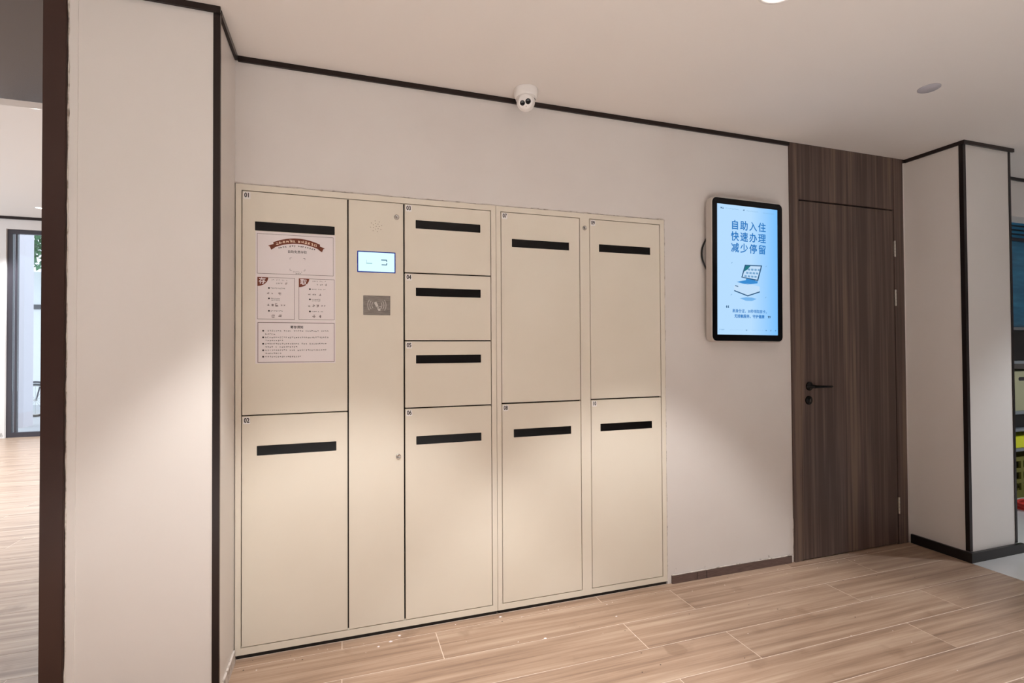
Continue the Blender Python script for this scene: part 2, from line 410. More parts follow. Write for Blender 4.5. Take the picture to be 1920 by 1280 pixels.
for a, b_ in ((WX0+.061, -4.531), (-4.504, -3.201), (-3.149, WX1-.061)):
    MB().box(a, b_, LY+.058, LY+.062, .071, WZ1-.061).build('pane', 'glass', w1)

# ------------------------------------------------------------------ lockers
YF = -.004                     # front face of frames and doors
def sticker(parent, num, x, z):
    mb = MB(); mb.prism_y(rrect(x, x+.026, z-.029, z, .003, 3), YF-.0008, YF-.0001, 0)
    text_mb(mb, num, x+.0132, z-.0145, .0265, YF-.0011, 1, bold=.0007, sx=.76)
    mb.build('number_sticker', ['white', 'ink'], parent)
def locker_door(root, num, x0, x1, z0, z1, slot):
    sx0, sx1, sz0, sz1 = slot
    d = MB().plate(x0, x1, z0, z1, YF, .014, holes=(slot,)).build('door', 'locker', root, .0012)
    MB().box(sx0+.0004, sx1-.0004, YF+.0015, .008, sz0+.0004, sz1-.0004).build('slot_window', 'slot', d)
    sticker(d, num, x0+.004, z1-.003)
    return d
def knob(parent, x, z):
    M = Matrix.Translation((x, YF, z)) @ Matrix.Rotation(PI/2, 4, 'X')
    mb = MB().lathe([(.0115, 0), (.0115, .003), (.0085, .0055), (.0075, .0045), (.0001, .0045)], M, 24, 0, False)
    mb.box(x-.001, x+.001, YF-.0049, YF-.0044, z-.005, z+.005, 1)
    return mb.build('cam_lock', ['chrome', 'ink'], parent)
def cabinet(root, x0, x1, doors_x, fixed):
    """carcass: front frame with openings, sides, dark interior back, feet"""
    Z0, Z1 = .017, 1.919
    holes = [(a-.0035, b+.0035, .044, 1.895) for a, b in doors_x]
    mb = MB().plate(x0, x1, Z0, Z1, YF, .016, holes=holes)
    mb.box(x0, x0+.002, .016, .45, Z0, Z1); mb.box(x1-.002, x1, .016, .45, Z0, Z1)
    mb.box(x0+.002, x1-.002, .016, .45, Z1-.002, Z1); mb.box(x0+.002, x1-.002, .016, .45, Z0, Z0+.002)
    mb.build('carcass', 'locker', root)
    MB().box(x0+.003, x1-.003, .03, .445, Z0+.003, Z1-.003).build('inner_box', 'locker_in', root)
    MB().box(x0+.004, x1-.004, .004, .010, .0, .0166).build('gap_shade_strip', 'black', root)  # black strip put in for the shade in the gap under the cabinet
    for fx in (x0+.02, x1-.03):
        for fy in (.03, .40):
            MB().lathe([(.016, 0), (.016, .005), (.007, .007), (.007, .0168)], Matrix.Translation((fx, fy, 0)), 12).build('foot', 'black', root)
A = empty('locker_cabinet', (.136, .2, 0))
tag(A, 'beige steel locker with screen column and doors 01 to 06', 'locker', 'parcel lockers')
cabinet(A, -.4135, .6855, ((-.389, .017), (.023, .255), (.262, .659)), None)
d01 = locker_door(A, '01', -.389, .017, .9795, 1.8915, (-.343, -.034, 1.733, 1.770))
locker_door(A, '02', -.389, .017, .0475, .9745, (-.335, -.028, .812, .852))
for num, z0, z1, s0 in (('03', 1.5875, 1.8915, 1.786), ('04', 1.2835, 1.5815, 1.481), ('05', .9825, 1.2775, 1.178), ('06', .0475, .9765, .815)):
    locker_door(A, num, .262, .659, z0, z1, (.310, .611, s0, s0+.038))
B = empty('locker_cabinet', (1.15, .2, 0))
tag(B, 'beige steel locker with doors 07 to 10, nearer the dark door', 'locker', 'parcel lockers')
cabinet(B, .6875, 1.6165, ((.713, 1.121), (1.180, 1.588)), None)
for num, x0, x1, z0, z1, s in (('07', .713, 1.121, .9865, 1.8915, (.766, 1.065, 1.728, 1.767)), ('08', .713, 1.121, .0475, .9795, (.770, 1.069, .820, .859)),
                               ('09', 1.180, 1.588, .9885, 1.8915, (1.231, 1.531, 1.730, 1.769)), ('10', 1.180, 1.588, .0475, .9815, (1.231, 1.532, .823, .861))):
    locker_door(B, num, x0, x1, z0, z1, s)
knob(B, 1.150, 1.845)
# control column
pn = MB().plate(.023, .255, .0475, 1.8915, YF, .014, holes=((.058, .221, 1.579, 1.672), (.083, .198, 1.393, 1.478))).build('control_panel', 'locker', A, .0012)
sm = MB().box(.0584, .2206, YF+.001, .006, 1.5794, 1.6716, 0)
sm.rect(.0625, .2165, 1.5835, 1.6675, YF+.0008, 1)
yy = YF+.0005                                   # two simple icons on the lit screen
sm.rect(.096, .121, 1.6175, 1.6205, yy, 2); sm.rect(.096, .098, 1.620, 1.633, yy, 4)
for a, b_, c, d in ((.159, .184, 1.634, 1.638), (.161, .184, 1.613, 1.617), (.181, .185, 1.617, 1.623), (.181, .185, 1.629, 1.634)): sm.rect(a, b_, c, d, yy, 3)
lcd = emit('lcd', (214, 243, 255), 1.15)
sm.build('touch_screen', ['screen_dark', lcd, emit('lcd_teal', (120, 180, 178), 1), emit('lcd_slate', (70, 110, 130), 1), emit('lcd_pale', (188, 226, 232), 1)], pn)
rd = MB().box(.0834, .1976, YF+.0005, .006, 1.3934, 1.4776, 0)
def arc(mb, cx, cz, r, a0, a1, t, y, mi, n=10):
    for i in range(n):
        u, v = a0+(a1-a0)*i/n, a0+(a1-a0)*(i+1)/n
        mb.poly([(cx+(r)*math.cos(u), cz+r*math.sin(u)), (cx+(r+t)*math.cos(u), cz+(r+t)*math.sin(u)), (cx+(r+t)*math.cos(v), cz+(r+t)*math.sin(v)), (cx+r*math.cos(v), cz+r*math.sin(v))], y, mi)
ry = YF+.0002; rcx, rcz = .1405, 1.4365
for r in (.020, .029, .038):
    arc(rd, rcx, rcz, r, -.62, .62, .0022, ry, 1); arc(rd, rcx, rcz, r, PI-.62, PI+.62, .0022, ry, 1)
def rotpoly(cx, cz, w_, h_, ang): 
    return [(cx+a*math.cos(ang)-b*math.sin(ang), cz+a*math.sin(ang)+b*math.cos(ang)) for a, b in ((-w_/2,-h_/2),(w_/2,-h_/2),(w_/2,h_/2),(-w_/2,h_/2))]
rd.poly(rotpoly(rcx-.003, rcz+.004, .011, .021, .45), ry, 1)
for k in range(4): rd.poly(rotpoly(rcx+.002+.0012*k, rcz-.004-.0042*k, .008, .0026, .5), ry-.0001, 1)
arc(rd, rcx+.013, rcz-.011, .004, -2.0, 2.2, .0028, ry, 1, 12); rd.poly(rotpoly(rcx+.010, rcz-.020, .009, .010, .2), ry-.0001, 1)
rd.build('card_reader', ['steel', mat('reader_print', (205, 198, 192), .5)], pn)
sp = MB()
for i in range(8): sp.disc(.138+.024*math.cos(i*PI/4+.2), 1.783+.024*math.sin(i*PI/4+.2), .0016, YF-.0003, 8)
for i in range(7): sp.disc(.138+.013*math.cos(i*2*PI/7), 1.783+.013*math.sin(i*2*PI/7), .0016, YF-.0003, 8)
sp.disc(.138, 1.783, .0016, YF-.0003, 8)
sp.build('speaker_holes', 'speck', pn)
knob(pn, .226, 1.829); knob(pn, .231, .769)

# ------------------------------------------------------------------ notice stuck to door 01
PY = YF-.0006
nt = empty('notice_poster', (-.186, PY, 1.187))
tag(nt, 'white paper notice with brown ribbon banner stuck on locker door 01', 'notice')
MB().box(-.3400, -.0315, PY-.0003, YF-.00005, 1.187, 1.7305).build('sheet', 'paper', nt)
y1 = PY-.0005
cb = MB()
outline(cb, -.3345, -.039, 1.5565, 1.7215, .0014, y1); outline(cb, -.3335, -.192, 1.3690, 1.5420, .0014, y1)
outline(cb, -.1765, -.0355, 1.3690, 1.5420, .0014, y1); outline(cb, -.3320, -.0355, 1.1910, 1.3565, .0020, y1)
cb.build('panel_borders', 'border_ink', nt)
# ribbon: arc band with two swallow tails
cx0 = -.1865; W_ = .2955; HH = .165; zt = 1.7215
def uv(u, v): return (-.3345+u*W_, zt-v*HH)
rb = MB(); n = 24
def arcz(t): return .077 + .125*t*t          # v of the band's top edge, t in -1..1
for i in range(n):
    t0, t1 = -1+2*i/n, -1+2*(i+1)/n
    q = [uv(.511+.307*t0*(1-.03), arcz(t0)+.135), uv(.511+.307*t1*(1-.03), arcz(t1)+.135), uv(.511+.307*t1, arcz(t1)), uv(.511+.307*t0, arcz(t0))]
    rb.poly(q, y1-.0001)
for s in (-1, 1):
    q = [(.511+s*.285, .335), (.511+s*.30, .245), (.511+s*.372, .295), (.511+s*.350, .315), (.511+s*.333, .395)]
    q = [uv(*k) for k in q]
    if s < 0: q = q[::-1]
    rb.poly(q if s < 0 else q, y1-.0001)
rbo = rb.build('ribbon', 'brown_ink', nt)
tx = MB()
for i in range(12):                                        # worn lettering on the ribbon
    t = -.80+1.6*(i+(.25 if i > 5 else -.25))/11
    x, z = uv(.511+.30*t, arcz(t)+.07); scribble(tx, x-.0075, x+.0095, z, .0125, y1-.0003, 0, 6)
tag(tx.build('ribbon_lettering', 'cream_ink', rbo), kind='stuff')
tx = MB()
for i in range(17):
    t = -.86+1.72*i/16
    if i == 8: continue
    x, z = uv(.511+.27*t, .275+.085*t*t); scribble(tx, x-.004, x+.0055, z, .0078, y1, 0, 5)
text_mb(tx, '自助免费存取', *uv(.515, .425), .0125, y1, 0, bold=.0001)
for sx_ in (-1, 1):
    for sz_ in (-1, 1):                                    # corner marks of the blank square
        x, z = uv(.519+sx_*.098, .735+sz_*.16)
        tx.rect(min(x, x-sx_*.007), max(x, x-sx_*.007), z-.0005, z+.0005, y1); tx.rect(x-.0005, x+.0005, min(z, z+sz_*.007), max(z, z+sz_*.007), y1)
x, z = uv(.52, .925); scribble(tx, x-.018, x+.018, z, .0042, y1, 0, 3); x, z = uv(.53, .972); scribble(tx, x-.010, x+.011, z, .005, y1, 0, 4)
# the two step cards
for k, (bx, big) in enumerate(((-.3335, '存'), (-.1765, '取'))):
    bz = 1.5420
    by = [(bx, bz-.037)] + [(bx+.041*math.sin(a), bz-.037*math.cos(a)) for a in [PI/2*i/10 for i in range(11)]][0:] + [(bx, bz)]
    bd = MB().poly(by[1:], y1-.0001); text_mb(bd, big, bx+.0185, bz-.0165, .027, y1-.0004, 1, bold=.0006)
    bd.build('step_badge', ['brown_ink', 'paper'], nt)
    scribble(tx, bx+.053, bx+.118, bz-.010, .0052, y1, 1, 3); scribble(tx, bx+.070, bx+.098, bz-.024, .006, y1, 1, 5); scribble(tx, bx+.103, bx+.118, bz-.022, .011, y1, 1, 4)
    for zz, ln in ((.044, .058), (.087, .036), (.138, .05)):
        tx.disc(bx+.0435, bz-zz, .0036, y1, 12, 0); scribble(tx, bx+.050, bx+.050+ln, bz-zz+.0, .0048, y1, 0, 4)
    scribble(tx, bx+.052, bx+.085, bz-.0935, .0045, y1, 0, 4)
    for zz, cells in ((.066, ((.036, .010), (.053, .007), (.061, .007), (.079, .012))), (.114, ((.036, .010), (.052, .012), (.066, .014), (.088, .007), (.099, .007))), (.159, ((.053, .014), (.078, .014)))):
        for dx, sz in cells: scribble(tx, bx+dx, bx+dx+sz*1.05, bz-zz, sz, y1, 1, 6)
# the rules card
text_mb(tx, '寄存须知', -.184, 1.3365, .0125, y1, 0, bold=.0003)
zz = 1.3215
for l1, l2 in ((.245, .043), (.245, .072), (.240, .128), (.240, .066), (.145, 0)):
    tx.disc(-.3115, zz, .0036, y1, 12, 0); scribble(tx, -.3035, -.3035+l1, zz, .0066, y1, 0, 4, 1.16)
    if l2: scribble(tx, -.3035, -.3035+l2, zz-.0130, .0066, y1, 0, 4, 1.16)
    zz -= .0266
tag(tx.build('printed_text', ['ink', 'ink_grey'], nt), kind='stuff')

# ------------------------------------------------------------------ wall display
dx0, dx1, dz0, dz1 = 1.8575, 2.3455, 1.2700, 2.0515
DY = -.075
ds = empty('wall_display', ((dx0+dx1)/2, 0, dz0))
tag(ds, 'bright blue vertical advertising screen with black bezel on wall by door', 'display')
ro = rrect(dx0, dx1, dz0, dz1, .032, 10); ri = rrect(dx0+.006, dx1-.006, dz0+.006, dz1-.006, .027, 10)
sh = MB(); n = len(ro)
vs_ = [(x, DY+.004, z) for x, z in ro] + [(x, DY, z) for x, z in rrect(dx0+.003, dx1-.003, dz0+.003, dz1-.003, .030, 10)] + [(x, DY+.002, z) for x, z in ri] + [(x, -.030, z) for x, z in ro] + [(x, -.022, z) for x, z in rrect(dx0+.008, dx1-.008, dz0+.008, dz1-.008, .026, 10)]
for a, b_ in ((0, 1), (1, 2), (3, 0), (4, 3)):
    sh.add(vs_, [(a*n+i, a*n+(i+1) % n, b_*n+(i+1) % n, b_*n+i) for i in range(n)], 0, True)
sh.add(vs_, [tuple(range(5*n-1, 4*n-1, -1))], 0)
sh.build('shell', 'alu', ds)
MB().box(dx0+.05, dx1-.05, -.0215, -.0005, dz0+.06, dz1-.02).build('back_box', 'alu', ds)
MB().poly(ri, DY+.002).build('bezel_glass', 'black_gloss', ds)
sx0, sx1, sz0, sz1 = dx0+.037, dx1-.041, dz0+.040, dz1-.0385
scm = bpy.data.materials.new('advert_screen'); scm.use_nodes = True
N = scm.node_tree.nodes; L = scm.node_tree.links; N.clear()
e = N.new('ShaderNodeEmission'); o_ = N.new('ShaderNodeOutputMaterial'); geo = N.new('ShaderNodeTexCoord'); sxyz = N.new('ShaderNodeSeparateXYZ')
mr = N.new('ShaderNodeMapRange'); mr.inputs[1].default_value = sx0+.55*(sx1-sx0); mr.inputs[2].default_value = sx1+.02
rp = N.new('ShaderNodeMix'); rp.data_type = 'RGBA'; rp.inputs[6].default_value = (*lin((184, 222, 255)), 1); rp.inputs[7].default_value = (*lin((112, 190, 255)), 1)
L.new(geo.outputs['Object'], sxyz.inputs[0]); L.new(sxyz.outputs[0], mr.inputs[0]); L.new(mr.outputs[0], rp.inputs[0]); L.new(rp.outputs[2], e.inputs[0]); L.new(e.outputs[0], o_.inputs[0])
e.inputs[1].default_value = 1.0/2**EXPOSURE
sy = DY+.0012
scr = MB().rect(sx0, sx1, sz0, sz1, sy).build('screen', scm, ds)
SW, SH = sx1-sx0, sz1-sz0
def su(u, v): return (sx0+u*SW, sz1-v*SH)
EM = [emit('advert_blue', (44, 120, 192), 1), emit('advert_slate', (52, 92, 130), 1), emit('advert_deep_blue', (60, 140, 210), 1), emit('advert_pale', (196, 224, 250), 1), emit('advert_grey_blue', (120, 165, 205), 1), emit('advert_teal', (40, 120, 130), 1), emit('advert_shadow', (120, 180, 235), 1)]
tm = MB(); ty = sy-.0004
for i, line in enumerate(('自助入住', '快速办理', '减少停留')):
    for j, ch in enumerate(line):
        x, z = su(.285+.150*j, .158+.088*i); hm = MB(); text_mb(hm, ch, x, z, .0545, ty, 0, bold=.0011); hm.build('headline_character', EM[0], scr)
x, z = su(.52, .818); text_mb(tm, '刷身份证，30秒领取房卡，', x+.008, z, .0205, ty, 0, bold=.0004)
x, z = su(.52, .858); text_mb(tm, '无接触服务，守护健康', x, z, .0205, ty, 0, bold=.0006)
x, z = su(.16, .793); text_mb(tm, '“', x, z-.008, .05, ty, 1, bold=.001)
x, z = su(.85, .862); text_mb(tm, '”', x, z-.010, .05, ty, 1, bold=.001)
scribble(tm, *[su(a, 0)[0] for a in (.05, .12)], su(0, .03)[1], .011, ty, 1, 6); scribble(tm, su(.13, 0)[0], su(.35, 0)[0], su(0, .031)[1], .006, ty, 4, 3)
scribble(tm, su(.42, 0)[0], su(.46, 0)[0], su(0, .031)[1], .010, ty, 1, 6); scribble(tm, su(.47, 0)[0], su(.68, 0)[0], su(0, .034)[1], .006, ty, 4, 3); scribble(tm, su(.75, 0)[0], su(.95, 0)[0], su(0, .036)[1], .005, ty, 4, 3)
scribble(tm, su(.03, 0)[0], su(.12, 0)[0], su(0, .962)[1], .008, ty, 4, 5); scribble(tm, su(.18, 0)[0], su(.78, 0)[0], su(0, .963)[1], .005, ty, 4, 2, 1.8)
for u in (.46, .79, .87, .95): scribble(tm, su(u, 0)[0], su(u, 0)[0]+.009, su(0, .963)[1], .008, ty, 1, 6)
tag(tm.build('advert_small_print', EM, scr), kind='stuff')
il = MB(); iy = sy-.0003
def P(mi, k, *pts): il.poly([su(u, v) for u, v in pts][::-1] if k else [su(u, v) for u, v in pts], iy-.0001*mi*0, mi)
P(6, 1, (.36, .718), (.46, .708), (.56, .708), (.64, .718), (.56, .735), (.46, .735))            # soft ground patch
P(3, 1, (.27, .62), (.49, .60), (.69, .62), (.69, .665), (.49, .70), (.27, .665))                # white base block
il.poly([su(*k) for k in ((.27, .665), (.27, .656), (.49, .692), (.49, .701))][::1], iy-.0001, 1)
il.poly([su(*k) for k in ((.49, .701), (.49, .692), (.695, .656), (.695, .665))][::1], iy-.0001, 1)
il.poly([su(*k) for k in ((.285, .625), (.285, .618), (.335, .624), (.335, .631))], iy-.0001, 1)
P(2, 1, (.31, .592), (.46, .575), (.66, .578), (.655, .595), (.49, .608), (.40, .602))             # blue foot of the kiosk
P(2, 1, (.47, .56), (.62, .565), (.62, .585), (.45, .585))
il.poly([su(*k) for k in ((.385, .556), (.445, .455), (.735, .452), (.665, .577))], iy-.0002, 1)    # screen outline
il.poly([su(*k) for k in ((.405, .551), (.46, .463), (.712, .460), (.650, .566))], iy-.0003, 3)
il.poly([su(*k) for k in ((.43, .51), (.46, .463), (.54, .462), (.49, .490))], iy-.0004, 5)
for i in range(4):
    for j in range(3):
        u = .47+.055*i-.028*j+.02; v = .482+.027*j; il.poly([su(*k) for k in ((u, v+.014), (u+.006, v), (u+.044, v+.002), (u+.038, v+.017))], iy-.0004, 4)
for u, v in ((.22, .445), (.79, .455), (.21, .69), (.78, .70)): il.poly([su(*k) for k in ((u, v+.006), (u+.02, v-.004), (u+.024, v-.001), (u+.004, v+.009))], iy, 4)
il.build('advert_picture', EM, scr)
cbp = []
for i in range(15):
    t = i/14; cbp.append((dx0+.035-.048*math.sin(PI*t), -.012, 1.86-.22*t))
MB().tube(cbp, .0045, 8).build('cable', 'black', ds)
bpy.context.view_layer.update()
ds.matrix_world = Matrix.Translation(ds.location) @ Matrix.Rotation(math.radians(.6), 4, 'Y')

# ------------------------------------------------------------------ dark wooden door with transom
dr = empty('door_1', ((DX0+DX1)/2, 0, 0)); struct(dr, 'dark brown wooden door with transom panel, black lever and steel hinges')
MB().box(DX0+.001, DX0+.062, -.012, .11, 0, H-.001).build('jamb', 'wood', dr, .001)
MB().box(3.319, DX1-.001, -.012, .11, 0, H-.001).build('jamb', 'wood', dr, .001)
MB().box(DX0+.0625, 3.3155, -.012, .10, 2.110, H-.001).build('transom_panel', 'wood', dr, .001)
lf = MB().box(2.5385, 3.312, -.011, .034, .006, 2.101).build('leaf', 'wood', dr, .001)
MB().box(2.5375, 3.318, .04, .10, .004, 2.109).build('rebate', 'black', dr)
# lever handle with round rose, key rose below
hx, hz = 2.598, 1.012
MY = lambda x, y, z: Matrix.Translation((x, y, z)) @ Matrix.Rotation(PI/2, 4, 'X')
hb = MB().lathe([(.0255, 0), (.0255, .006), (.022, .009), (.011, .010), (.0095, .045), (.0001, .047)], MY(hx, -.011, hz), 28, 0, False)
hb.tube([(hx, -.052, hz), (hx+.02, -.057, hz), (hx+.06, -.058, hz-.001), (hx+.12, -.054, hz-.003), (hx+.135, -.050, hz-.003)], [.0095, .0085, .0075, .007, .005], 12)
hb.build('lever_handle', 'handle', lf)
kb = MB().lathe([(.0255, 0), (.0255, .006), (.022, .009), (.0095, .009), (.009, .0115), (.0001, .0115)], MY(2.592, -.011, .930), 28, 0, False)
kb.box(2.5905, 2.5935, -.0230, -.0224, .922, .938, 1)
kb.build('key_rose', ['handle', 'chrome'], lf)
for hz0 in (1.860, 1.550, .245):
    hb = MB()
    for k in range(5): hb.lathe([(.0065, 0), (.0065, .0195)], Matrix.Translation((3.3155, -.0165, hz0-.0515+k*.0207)), 12)
    hb.box(3.309, 3.3150, -.0125, -.0112, hz0-.05, hz0+.05)
    hb.build('hinge', 'chrome', lf)

# ------------------------------------------------------------------ dome camera on the ceiling
CX, CY = .805, -.105
sc_ = empty('security_camera', (CX, CY, H)); tag(sc_, 'white turret security camera on the ceiling above the lockers', 'camera')
MB().lathe([(.0555, 0), (.0565, -.006), (.0555, -.022), (.052, -.034), (.046, -.041), (.040, -.042)][::-1], Matrix.Translation((CX, CY, H-.0005)), 40).build('base', 'white', sc_)
aim = Vector((-.34, -.80, -.38)).normalized()
bc = Vector((CX-.004, CY-.008, H-.060)); R_ = .0425
Q = aim.to_track_quat('Z', 'Y').to_matrix().to_4x4(); Mb = Matrix.Translation(bc) @ Q
prof = [(max(.0001, R_*math.sin(PI*i/20)), -R_*math.cos(PI*i/20)) for i in range(0, 15)] + [(.033, .032), (.030, .0345), (.0001, .0345)]
bl = MB().lathe(prof, Mb, 40, 0, False).build('eyeball', 'white', sc_)
MB().lathe([(.0435, -.0425), (.0001, -.0425)], Matrix.Translation((CX, CY, H-.0005)), 32, 0, False).build('recess_shade', 'ink', sc_)  # dark disc: the shade between base and eyeball put in as colour
MB().lathe([(.047, -.004), (.0475, 0), (.047, .004), (.0445, .004), (.0445, -.004), (.047, -.004)], Matrix.Translation((CX, CY, H-.044)), 40, 0, False).build('collar', 'white', sc_)
for lx, ly, r, key in ((-.0135, -.005, .0098, 'infrared_window'), (.0125, .001, .0108, 'lens')):
    MB().lathe([(r+.0015, .0340), (r+.0015, .0358), (r, .0362), (r*.6, .0352), (.0001, .0350)], Mb @ Matrix.Rotation(0, 4, 'Z') @ Matrix.Translation((lx, ly, 0)), 24, 0, False).build(key, 'lens', bl)
MB().lathe([(.0018, .0345), (.0018, .0352), (.0001, .0353)], Mb @ Matrix.Translation((.003, -.019, 0)), 10, 0, False).build('microphone_hole', 'ink', bl)

# ------------------------------------------------------------------ ceiling fittings
def downlight(x, y, z, label, energy, col, angle, r=.062, blend=.35, on=True):
    t = empty('downlight', (x, y, z)); tag(t, label, 'downlight', 'ceiling downlights')
    MB().lathe([(r+.012, 0), (r+.012, -.004), (r+.004, -.006), (r, -.003), (r, 0)], Matrix.Translation((x, y, z-.0005)), 40, 0, False).build('rim', 'white', t)
    MB().lathe([(r-.0005, -.0015), (.0001, -.0015)], Matrix.Translation((x, y, z-.0005)), 40, 0, False).build('diffuser', lamp_on, t)
    l = bpy.data.lights.new('downlight_beam', 'SPOT'); l.energy = energy; l.color = col; l.spot_size = math.radians(angle); l.spot_blend = blend; l.shadow_soft_size = .04
    lo = bpy.data.objects.new('downlight_beam', l); COL.objects.link(lo); lo.location = (x, y, z-.012)
    lo.parent = t; lo.matrix_parent_inverse = Matrix.Translation((-x, -y, -z))
lamp_on = emit('lamp_glow', (255, 244, 230), 8)
WARM = (1.0, .99, .97); COOL = (.84, .93, 1.0)
downlight(1.39, -.995, H, 'lit round downlight in ceiling in front of lockers 07 to 10', 104, WARM, 74)
downlight(0.0, -.995, H, 'lit round downlight in ceiling in front of locker door 01', 104, WARM, 74)
downlight(5.18, -1.36, H, 'lit round downlight in ceiling beyond the right pillar', 120, COOL, 120)
downlight(-3.92, 6.29, 3.2, 'small lit downlight on the lobby ceiling near the glazing', 260, COOL, 120, .05)
downlight(-2.35, 2.72, 3.2, 'lit downlight on the lobby ceiling over the passage', 380, COOL, 120, .05)
downlight(-2.6, 4.9, 3.2, 'added fill lamp in the middle of the lobby ceiling', 380, COOL, 120, .05)  # unseen lamp, added to brighten the lobby
dsk = MB().lathe([(.044, 0), (.044, -.003), (.040, -.0055), (.0001, -.006)], Matrix.Translation((2.582, -.69, H-.0003)), 36, 0, False).build('ceiling_cover_plate', mat('grey_cover', (176, 172, 178), .5))
tag(dsk, 'small pale grey round cover plate on ceiling near the door', 'cover plate')

# unseen fill lamps added behind the viewpoint; they light the room by floor bounce
for lx, ly, lab in ((-1.0, -2.75, 'toward the passage'), (.55, -2.75, 'above the viewpoint'), (-.6, -4.3, 'at the back, toward the passage'), (1.3, -3.9, 'at the back, toward the door side')):
    downlight(lx, ly, H, 'added fill lamp in ceiling behind the viewpoint, ' + lab, FILL_W, WARM, 84)

# ------------------------------------------------------------------ outside the lobby glazing
pv = MB().box(-14, 2, 7.2, 20, -.4, -.13).build('pavement', mat('pavement', (190, 190, 192), .8)); struct(pv, 'pale pavement outside the lobby glazing')
ob = MB().box(-5.74, -5.475, 9.2, 9.5, -.13, 5).build('street_pier', mat('street_render', (214, 208, 214), .7)); tag(ob, 'pale rendered street pier seen through the lobby glazing', 'pier')
bw = MB(); bw.box(-12, -2, 14, 14.3, -.13, 3.3); bw.box(-12, -2, 13.97, 14.0, 2.33, 2.45, 1)
bwo = bw.build('street_hoarding', [mat('hoarding_white', (244, 245, 247), .6), 'frame_dark']); tag(bwo, 'white hoarding with a dark rail across the street', 'hoarding')
# bicycle wheel leaning in front of the glazing
wc = Vector((-6.13, 11.0, .222)); RW = .33
bk = empty('bicycle_wheel', (wc.x, wc.y, -.13)); tag(bk, 'bicycle wheel with dark mudguard outside the lobby glazing', 'bicycle wheel')
def ring(R, r, name, m_, a0=0, a1=2*PI, n=40):
    pts = [wc+Vector((R*math.cos(a0+(a1-a0)*i/n), .0, R*math.sin(a0+(a1-a0)*i/n))) for i in range(n+1)]
    return MB().tube(pts, r, 8).build(name, m_, bk)
ring(RW, .020, 'tyre', 'black'); ring(RW-.03, .010, 'rim', 'alu'); ring(RW+.05, .022, 'mudguard', 'frame_dark', .5, 2.8)
for i in range(12):
    a = i*PI/6; MB().tube([wc, wc+Vector((.30*math.cos(a), 0, .30*math.sin(a)))], .0025, 5).build('spoke', 'chrome', bk)
MB().lathe([(.02, -.04), (.02, .04)], Matrix.Translation(wc) @ Matrix.Rotation(PI/2, 4, 'X'), 14).build('hub', 'chrome', bk)
MB().tube([wc+Vector((0, .03, 0)), wc+Vector((.12, .03, .55)), wc+Vector((.14, .03, .62))], .014, 8).build('fork', 'frame_dark', bk)
# tree
tr_ = empty('street_tree', (-7.3, 12.6, -.13)); tag(tr_, 'leafy green street tree outside the lobby glazing', 'tree')
MB().tube([(-7.3, 12.6, -.13), (-7.25, 12.6, 1.5), (-7.35, 12.6, 3.0), (-7.2, 12.6, 4.0)], [.12, .10, .08, .04], 10).build('trunk', mat('bark', (90, 74, 60), .9), tr_)
lv = MB()
for i in range(2600):
    d = Vector((random.gauss(0, 1), random.gauss(0, 1), random.gauss(0, 1))).normalized()*random.uniform(.5, 1)**.5
    c = Vector((-7.2, 12.6, 4.35)) + Vector((d.x*1.5, d.y*1.2, d.z*1.2))
    a = Vector((random.gauss(0, 1), random.gauss(0, 1), random.gauss(0, 1))).normalized(); b_ = a.orthogonal().normalized(); s_ = random.uniform(.06, .11)
    lv.add([c-a*s_, c+b_*s_*.5, c+a*s_, c-b_*s_*.5], [(0, 1, 2, 3)])
tag(lv.build('foliage', noise_tint(mat('leaf', (70, 130, 74), .6), (44, 96, 58), 2), tr_), kind='stuff')

# ------------------------------------------------------------------ store room past the right pillar
struct(MB().plate(3.8565, 8.5, 0, H, 0, .12, holes=((4.05, 6.9, 0, 2.165),)).build('wall_back_far', 'wall'), 'white wall over the store room opening')
struct(MB().box(3.8825, 8.5, -.011, -.0005, TZ, H-.0005).build('trim_11', 'dark_trim'))
struct(MB().box(3.6, 8.5, 2.6, 2.72, 0, 2.6).build('wall_store', 'wall')); struct(MB().box(3.6, 8.5, .121, 2.6, 2.6, 2.66).build('ceiling_store', 'ceiling'))
struct(MB().box(3.5, 3.6, .121, 2.6, 0, 2.6).build('wall_store_left', 'wall'))
rk = empty('storage_rack', (5.5, .55, 0)); tag(rk, 'grey metal storage rack in the room past the right pillar', 'rack')
MT['rack'] = mat('rack_metal', (150, 156, 162), .4, .6)
for x in (5.02, 5.98):
    for y in (.33, .79): MB().box(x-.018, x+.018, y-.018, y+.018, 0, 2.16).build('post', 'rack', rk)
for z in (.40, .56, .70, 1.11, 1.385): MB().box(5.04, 5.96, .335, .785, z-.014, z+.010).build('shelf', 'rack', rk)
bluep = mat('blue_plastic', (40, 110, 150), .3)
o = MB().prism_y(rrect(5.06, 5.94, 1.397, 2.10, .03, 4), .36, .74).build('blue_plastic_tote', noise_tint(bluep, (60, 140, 180), 4, stretch=(1, 1, 6))); tag(o, 'large blue plastic tote on the top shelf of the storage rack', 'tote')
o = MB().box(5.04, 5.96, .34, .78, 2.102, 2.30); 
for k in range(5): o.box(5.06, 5.94, .328, .34, 2.125+k*.034, 2.143+k*.034, 1)
o = o.build('louvred_air_unit', ['frame_dark', bluep]); tag(o, 'dark louvred air unit sitting on top of the storage rack', 'air unit')
o = MB().box(5.10, 5.80, .36, .44, 1.122, 1.365).box(5.3, 5.6, .44, .6, 1.122, 1.25).build('computer_monitor', 'black', None, .004); tag(o, 'black computer monitor on the storage rack shelf', 'monitor')
kb = MB().box(5.06, 5.9, .36, .74, .711, 1.03); kb.prism_y(rrect(5.26, 5.34, .955, .985, .0149, 6), .3590, .3598, 1)
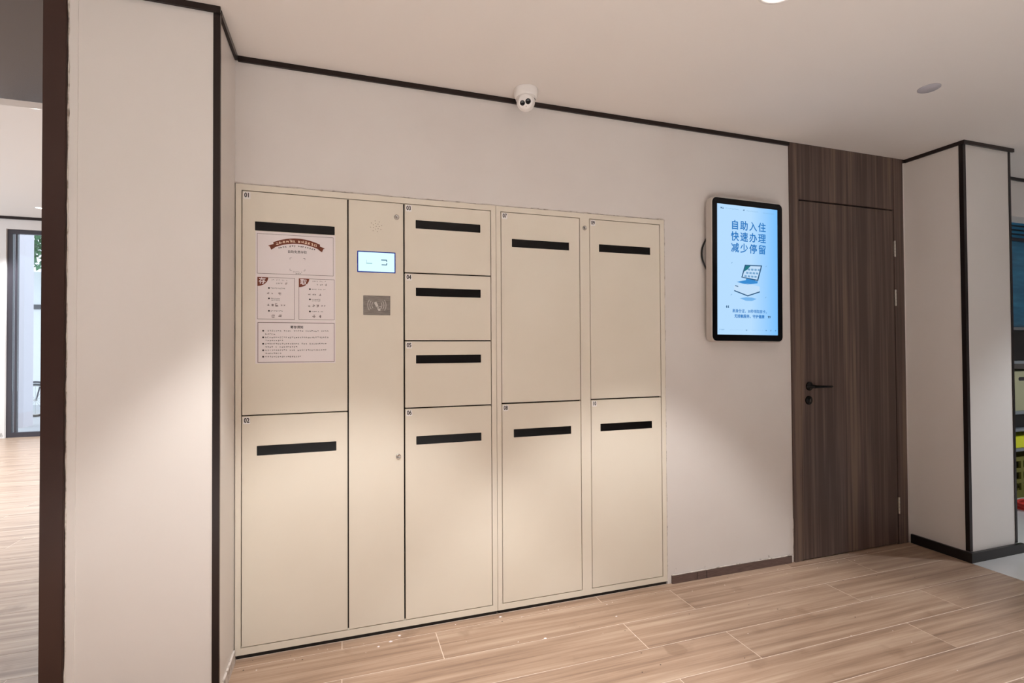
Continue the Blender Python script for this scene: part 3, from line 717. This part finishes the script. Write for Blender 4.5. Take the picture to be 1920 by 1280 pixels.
o = kb.build('cardboard_box', [mat('kraft', (150, 146, 116), .8), 'ink']); tag(o, 'khaki cardboard box with dark oval mark on the storage rack', 'box')
o = MB().box(5.08, 5.9, .37, .74, .571, .675).build('black_crate', 'black', None, .004); tag(o, 'low black crate between two shelves of the storage rack', 'crate')
o = MB().box(5.06, 5.94, .345, .76, .411, .50).build('yellow_tray', mat('yellow_plastic', (205, 205, 40), .5), None, .004); tag(o, 'bright yellow tray on the lowest rack shelf', 'tray')
bs = MB().plate(5.07, 5.93, .0, .33, .36, .375, holes=[(5.1+.1*i, 5.17+.1*i, .06+.09*j, .12+.09*j) for i in range(8) for j in range(3)])
bs.box(5.07, 5.93, .375, .74, .0, .02); bs.box(5.07, 5.085, .375, .74, .02, .33); bs.box(5.915, 5.93, .375, .74, .02, .33)
o = bs.build('olive_basket', mat('olive_plastic', (110, 104, 40), .6)); tag(o, 'olive plastic basket under the storage rack', 'basket')
def coil(cx, cy, z0, r, m_, name, label, turns, seed):
    rr = random.Random(seed); pts = []
    for i in range(turns*18):
        a = 2*PI*i/18; q = r*(1+.12*math.sin(i*.37)+.06*rr.uniform(-1, 1)); pts.append((cx+q*math.cos(a), cy+q*.62*math.sin(a), z0+.009+.011*(i/18)))
    o = MB().tube(pts, .009, 6).build(name, m_); tag(o, label, 'cable')
coil(4.98, .13, 0, .15, mat('red_cable', (190, 50, 40), .5), 'cable_coil', 'coil of red cable lying on the pale store room floor', 4, 1)
coil(5.28, .17, .0, .13, mat('blue_cable', (40, 90, 150), .5), 'cable_coil', 'coil of blue cable lying in front of the storage rack', 8, 2)

# ------------------------------------------------------------------ crumbs of plaster left on the floor
cr = MB()
def crumb(x, y, s, mi):
    n_ = random.randint(4, 6); ring_ = [(x+s*random.uniform(.5, 1)*math.cos(2*PI*i/n_), y+s*.7*random.uniform(.5, 1)*math.sin(2*PI*i/n_)) for i in range(n_)]
    vs = [(a, b, .0003) for a, b in ring_]+[(x, y, s*.4)]
    cr.add(vs, [(i, (i+1) % n_, n_) for i in range(n_)], mi)
for i in range(110):
    if random.random() < .55: crumb(random.uniform(-.38, 3.3), -abs(random.gauss(0, .05))-.02, random.uniform(.0015, .005), 0 if random.random() < .7 else 1)
    else: crumb(random.uniform(-.35, 3.0), random.uniform(-1.0, -.05), random.uniform(.0015, .005), 0 if random.random() < .6 else 1)
for x, y, s in ((.19, -.07, .012), (.23, -.035, .010), (.14, -.09, .009), (.69, -.03, .009), (1.2, -.2, .008), (.82, -.26, .010)): crumb(x, y, s, 0)
co = cr.build('plaster_crumbs', ['paper', 'ink']); tag(co, 'scattered plaster crumbs and grit on the wood-look floor', 'debris', kind='stuff')
